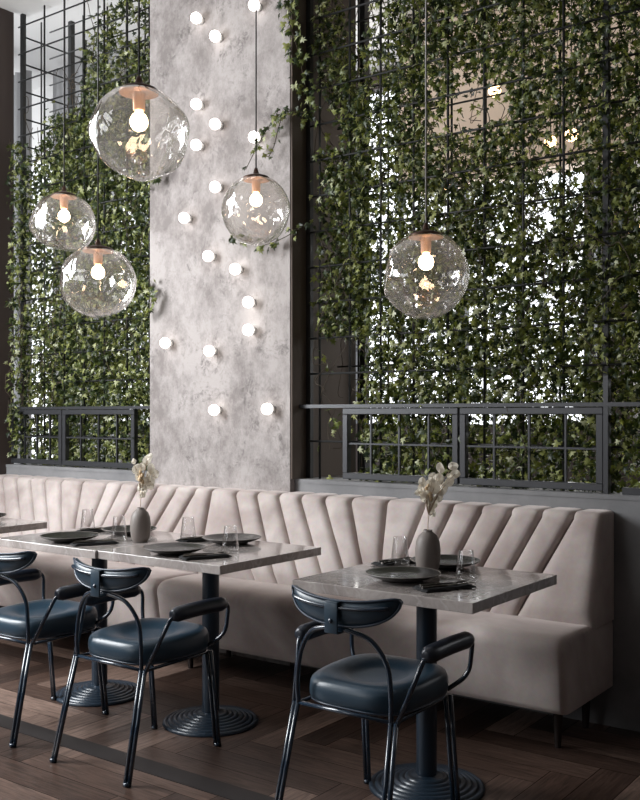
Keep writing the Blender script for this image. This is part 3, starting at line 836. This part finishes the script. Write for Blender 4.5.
def fork_mesh():
    bm = B()
    add_tube(bm, [(-0.085, 0, 0.004), (-0.04, 0, 0.005), (0.02, 0, 0.004), (0.045, 0, 0.003)], [0.0042, 0.0035, 0.0022, 0.003], 8)
    add_box(bm, (0.055, 0, 0.003), (0.022, 0.020, 0.002), 0.0008, 1)
    for k in range(4): add_tube(bm, [(0.064, -0.0085 + 0.0057 * k, 0.003), (0.085, -0.0082 + 0.0055 * k, 0.005), (0.098, -0.0080 + 0.0053 * k, 0.003)], [0.0018, 0.0014, 0.0008], 6)
    return bm
def knife_mesh():
    bm = B()
    add_tube(bm, [(-0.10, 0, 0.004), (-0.05, 0, 0.0045), (0.0, 0, 0.004)], [0.0045, 0.0042, 0.0035], 8)
    add_box(bm, (0.055, 0.001, 0.0045), (0.115, 0.015, 0.0016), 0.0007, 1)
    return bm
def make_glass(label, loc):
    bm = B()
    add_lathe(bm, [(0, 0.0), (0.033, 0.0), (0.0362, 0.003), (0.0368, 0.012), (0.0330, 0.05), (0.0255, 0.110), (0.0252, 0.1115), (0.0242, 0.110), (0.0316, 0.05), (0.0352, 0.016), (0.032, 0.010), (0, 0.010)], n=40)
    o = obj('drinking_glass', bm, 'tumbler'); o.location = loc
    return tag(o, label, 'glass', 'clear tumblers')
def napkin_set(x, y, rz, where, first={}):
    if not first:
        nk = obj('napkin', napkin_mesh(), 'napkin'); fk = obj('fork', fork_mesh(), 'cutlery', sharp=0.9); kn = obj('knife', knife_mesh(), 'cutlery', sharp=0.9)
        first['a'] = (nk, fk, kn); trio = (nk, fk, kn)
    else:
        trio = []
        for o in first['a']:
            c = o.copy(); C.objects.link(c); trio.append(c)
    c, s = math.cos(rz), math.sin(rz)
    for o, nm, g, dy, cat in zip(trio, ('folded black linen napkin ', 'dark metal fork on the napkin ', 'dark metal knife on the napkin '), ('folded napkins', 'forks', 'knives'), (0, 0.014, -0.018), ('napkin', 'fork', 'knife')):
        o.location = (x - s * dy, y + c * dy, TZ + (0.0 if dy == 0 else 0.0108)); o.rotation_euler = (0, 0, rz)
        tag(o, nm + where, cat, g)
napkin_set(-1.572, 2.825, 1.12, 'beside the front plate on the right-hand table')
napkin_set(-1.985, 3.19, 1.35, 'beside the rear plate on the right-hand table')
napkin_set(-2.695, 2.862, 1.12, 'beside the front plate on the middle table')
napkin_set(-3.085, 3.235, 1.35, 'beside the rear plate on the middle table')
napkin_set(-3.375, 2.865, 1.12, 'by the front plate, left joined table')
napkin_set(-3.735, 3.19, 1.35, 'by the rear plate, left joined table')
G0 = make_glass('clear tumbler left of the vase on the right-hand table', (-1.945, 3.150, TZ))
for loc, lab in [((-1.570, 2.975, TZ), 'clear tumbler right of the napkin on the right-hand table'), ((-3.105, 3.185, TZ), 'clear tumbler between vase and rear plate of the middle table'), ((-2.708, 3.03, TZ), 'clear tumbler near the free right edge of the middle table'), ((-3.76, 3.15, TZ), 'leftmost clear tumbler, at the back of the joined tables'), ((-3.385, 3.02, TZ), 'clear tumbler left of the vase between the joined tables')]:
    o = G0.copy(); C.objects.link(o); o.location = loc; tag(o, lab, 'glass', 'clear tumblers')

def make_vase(label, loc):
    bm = B()
    add_lathe(bm, [(0, 0), (0.028, 0), (0.034, 0.004), (0.042, 0.022), (0.0465, 0.055), (0.0468, 0.085), (0.043, 0.115), (0.034, 0.136), (0.020, 0.148), (0.0165, 0.151), (0.0170, 0.156), (0.0155, 0.157), (0.0135, 0.154), (0.0135, 0.12), (0, 0.11)], n=48)
    o = obj('vase', bm, 'vase'); o.location = loc
    return tag(o, label, 'vase', 'taupe vases')
def sprig(label, loc, heads, seed):
    random.seed(seed)
    t = thing('dried_flower_sprig', label, 'flowers', loc, 0, 'dried flower sprigs')
    bm = B()
    add_tube(bm, spline([(0, 0, -0.05), (0.002, 0, 0.05), heads[0][0]], 5), 0.0016, 6)
    for p, r, _ in heads[1:]:
        a = Vector((0.003, 0, 0.06)); q = Vector(p)
        add_tube(bm, spline([a, lerp(a, q, 0.5) + Vector((0, 0, 0.02)), q], 4), 0.0011, 5)
    obj('stem', bm, 'twig', t)
    for p, r, ang in heads:
        bm = B(); n = 16; ns = 5; cen = bm.verts.new((0, 0, 0.004)); prev = None
        rings = []
        for q in range(1, ns):
            rr = q / (ns - 1)
            rings.append([bm.verts.new((math.cos(2 * PI * i / n) * r * rr * 0.82, 0.004 * math.sin(3 * 2 * PI * i / n) * rr + 0.10 * r * rr * rr, math.sin(2 * PI * i / n) * r * rr * (1.15 if i < n / 2 else 0.95))) for i in range(n)])
        for i in range(n): bm.faces.new((cen, rings[0][i], rings[0][(i + 1) % n]))
        for A_, B_ in zip(rings, rings[1:]):
            for i in range(n): bm.faces.new((A_[i], A_[(i + 1) % n], B_[(i + 1) % n], B_[i]))
        mx = Matrix.Translation(p) @ Matrix.Rotation(0.62 + random.uniform(-0.5, 0.5), 4, 'Z') @ Matrix.Rotation(random.uniform(-0.4, 0.4), 4, 'X') @ Matrix.Rotation(ang, 4, 'Y')
        ex = bmesh.ops.solidify(bm, geom=bm.faces[:], thickness=0.0009)
        bmesh.ops.transform(bm, matrix=mx, verts=bm.verts)
        obj('petal', bm, 'petal', t)
    bm = B()
    for k in range(9):
        add_sphere(bm, (random.uniform(-0.014, 0.018), random.uniform(-0.012, 0.008), random.uniform(0.12, 0.17)), random.uniform(0.005, 0.009), 8, 6, (1, 1, 1.5))
    obj('seed_head', bm, 'petal_core', t)
    return t
# petal positions: (x right, y, z up) relative to the mouth of the vase, as seen side on
def hd(u, z, r, a=0.0):
    u += 0.008; z *= 0.84; r *= 0.95   # u runs to the right across the line of sight
    return ((u * 0.80 + random.uniform(-0.004, 0.004), u * 0.59 + random.uniform(-0.012, 0.012), z), r, a)
random.seed(3)
VR = (-1.785, 3.085); VM = (-3.27, 3.045)
make_vase('taupe ceramic vase on the right-hand table', (*VR, TZ))
v2 = make_vase('taupe ceramic vase at the seam of the joined tables', (*VM, TZ))
headsR = [hd(0.012, 0.075, 0.016), hd(0.010, 0.12, 0.028), hd(-0.012, 0.15, 0.026), hd(0.030, 0.15, 0.024), hd(-0.028, 0.185, 0.020, 0.5), hd(-0.045, 0.168, 0.017, 1.4), hd(-0.032, 0.215, 0.018, 0.2), hd(0.018, 0.190, 0.028), hd(0.042, 0.185, 0.024), hd(0.030, 0.225, 0.024), hd(0.012, 0.235, 0.020, 0.6), hd(0.036, 0.275, 0.021), hd(0.078, 0.215, 0.021, 0.9), hd(0.090, 0.250, 0.021, 1.2), hd(0.078, 0.285, 0.020, 1.5), hd(0.066, 0.235, 0.016), hd(-0.004, 0.20, 0.022), hd(0.0, 0.105, 0.018)]
random.seed(4)
headsM = [hd(0.010, 0.075, 0.018), hd(0.014, 0.10, 0.022), hd(-0.008, 0.11, 0.020), hd(0.030, 0.125, 0.024), hd(0.012, 0.145, 0.025), hd(0.045, 0.15, 0.024), hd(-0.004, 0.175, 0.026), hd(0.030, 0.18, 0.024), hd(0.054, 0.185, 0.022), hd(-0.022, 0.215, 0.026, 0.7), hd(-0.002, 0.225, 0.020), hd(0.034, 0.215, 0.024), hd(-0.034, 0.255, 0.016, 0.3), hd(0.018, 0.262, 0.025, 0.6), hd(0.036, 0.282, 0.020, 0.8)]
sprig('cream dried flower sprig in the vase on the right-hand table', (*VR, TZ + 0.152), headsR, 5)
sprig('cream dried flower sprig in the vase on the joined tables', (*VM, TZ + 0.152), headsM, 6)

# ------------------------------------------------------------ blown glass pendants
def pendant(label, x, y, z, r, sc, seed, dents, cord='cord', cordx=0.0):
    t = thing('pendant_lamp', label, 'pendant lamp', (x, y, z), 0, 'blown glass pendants')
    bm = bmesh.new(); bmesh.ops.create_icosphere(bm, subdivisions=5, radius=1.0)
    rs = random.Random(seed)
    D = [Vector(d[:3]).normalized() for d in dents]
    for v in bm.verts:
        n = v.co.normalized()
        f = 1 + 0.035 * noise.noise(n * 1.7 + Vector((seed, 0, 0))) + 0.012 * noise.noise(n * 4.5 + Vector((0, seed, 0)))
        for d, q in zip(D, dents):
            a = n.angle(d)
            f -= q[3] * math.exp(-(a / q[4]) ** 2)
            f += q[3] * 0.35 * math.exp(-((a - q[4] * 1.7) / (q[4] * 0.5)) ** 2)
        v.co = Vector((n.x * sc[0], n.y * sc[0], n.z * sc[1])) * r * f
    topz = r * sc[1] * 0.892
    dele = [v for v in bm.verts if v.co.z > topz]
    bmesh.ops.delete(bm, geom=dele, context='VERTS')
    obj('glass_globe', bm, 'glass', t)
    cr = r * sc[0] * 0.42; cz = r * sc[1] * 0.878
    bm = B(); add_lathe(bm, [(cr * 0.985, 0.0), (cr, 0.004), (cr * 0.86, 0.012), (cr * 0.5, 0.020), (0.014, 0.025), (0.010, 0.040), (0.006, 0.052), (0, 0.052)], (0, 0, cz), 40)
    obj('cap', bm, 'copper_dark', t)
    bm = B(); add_lathe(bm, [(cr * 0.985, 0.001), (cr * 0.97, -0.003), (cr * 0.6, -0.001), (0.020, -0.004), (0.0185, -0.055), (0.015, -0.058), (0, -0.058)], (0, 0, cz), 40)
    obj('socket', bm, 'copper', t)
    bm = B(); bz = cz - 0.058
    add_lathe(bm, [(0, 0), (0.011, -0.001), (0.0125, -0.006), (0.021, -0.013), (0.0265, -0.023), (0.0285, -0.034), (0.0260, -0.047), (0.018, -0.057), (0.009, -0.0615), (0, -0.0625)], (0, 0, bz), 28)
    obj('bulb', bm, 'bulb', t)
    bm = B(); add_tube(bm, [(0, 0, cz + 0.045), (0, 0, CEIL - z)], 0.0034, 8); obj('cord', bm, cord, t)
    bm = B(); add_lathe(bm, [(0, 0.0), (0.05, 0.0), (0.052, -0.006), (0.05, -0.022), (0, -0.026)], (0, 0, CEIL - z), 28); obj('ceiling_rose', bm, 'copper_dark', t)
    return t
pendant('largest dented clear glass pendant, in front of the column edge at upper left', -2.237, 2.077, 2.210, 0.150, (1.0, 0.96), 1, [(0.85, 0.2, -0.35, 0.14, 0.42), (-0.8, -0.3, -0.6, 0.13, 0.5), (0.2, -0.9, -0.5, 0.06, 0.4), (0.1, -0.2, -1, 0.06, 0.5)])
pendant('small squarish clear glass pendant, the leftmost', -3.719, 2.972, 2.249, 0.150, (1.0, 0.95), 2, [(-0.95, -0.2, -0.25, 0.12, 0.34), (0.75, -0.1, -0.4, 0.12, 0.36), (-0.2, -0.3, -1, 0.11, 0.6), (0.0, -1, 0.2, 0.04, 0.5)])
pendant('wide dimpled clear glass pendant below the leftmost one', -3.198, 2.735, 1.897, 0.162, (1.0, 0.93), 3, [(-0.55, -0.85, -0.05, 0.09, 0.26), (0.75, -0.35, 0.0, 0.10, 0.28), (0.2, -0.9, -0.6, 0.06, 0.3), (-0.3, 0.9, 0, 0.1, 0.3)])
pendant('clear glass pendant with a nearly round globe in front of the plaster column', -2.785, 3.288, 2.247, 0.152, (1.0, 1.02), 4, [(0.9, -0.3, -0.2, 0.06, 0.3), (-0.9, -0.2, -0.4, 0.06, 0.35), (0.1, -0.6, -0.9, 0.07, 0.4)])
pendant('dimpled clear glass pendant hanging before the right ivy screen', -1.769, 3.044, 1.840, 0.154, (1.0, 1.02), 5, [(-0.8, -0.6, 0.1, 0.08, 0.3), (0.7, -0.3, 0.1, 0.08, 0.3), (-0.2, -0.8, -0.6, 0.08, 0.32), (0.55, -0.3, -0.75, 0.08, 0.35), (-0.7, 0, -0.7, 0.07, 0.3)], 'cord_pale')
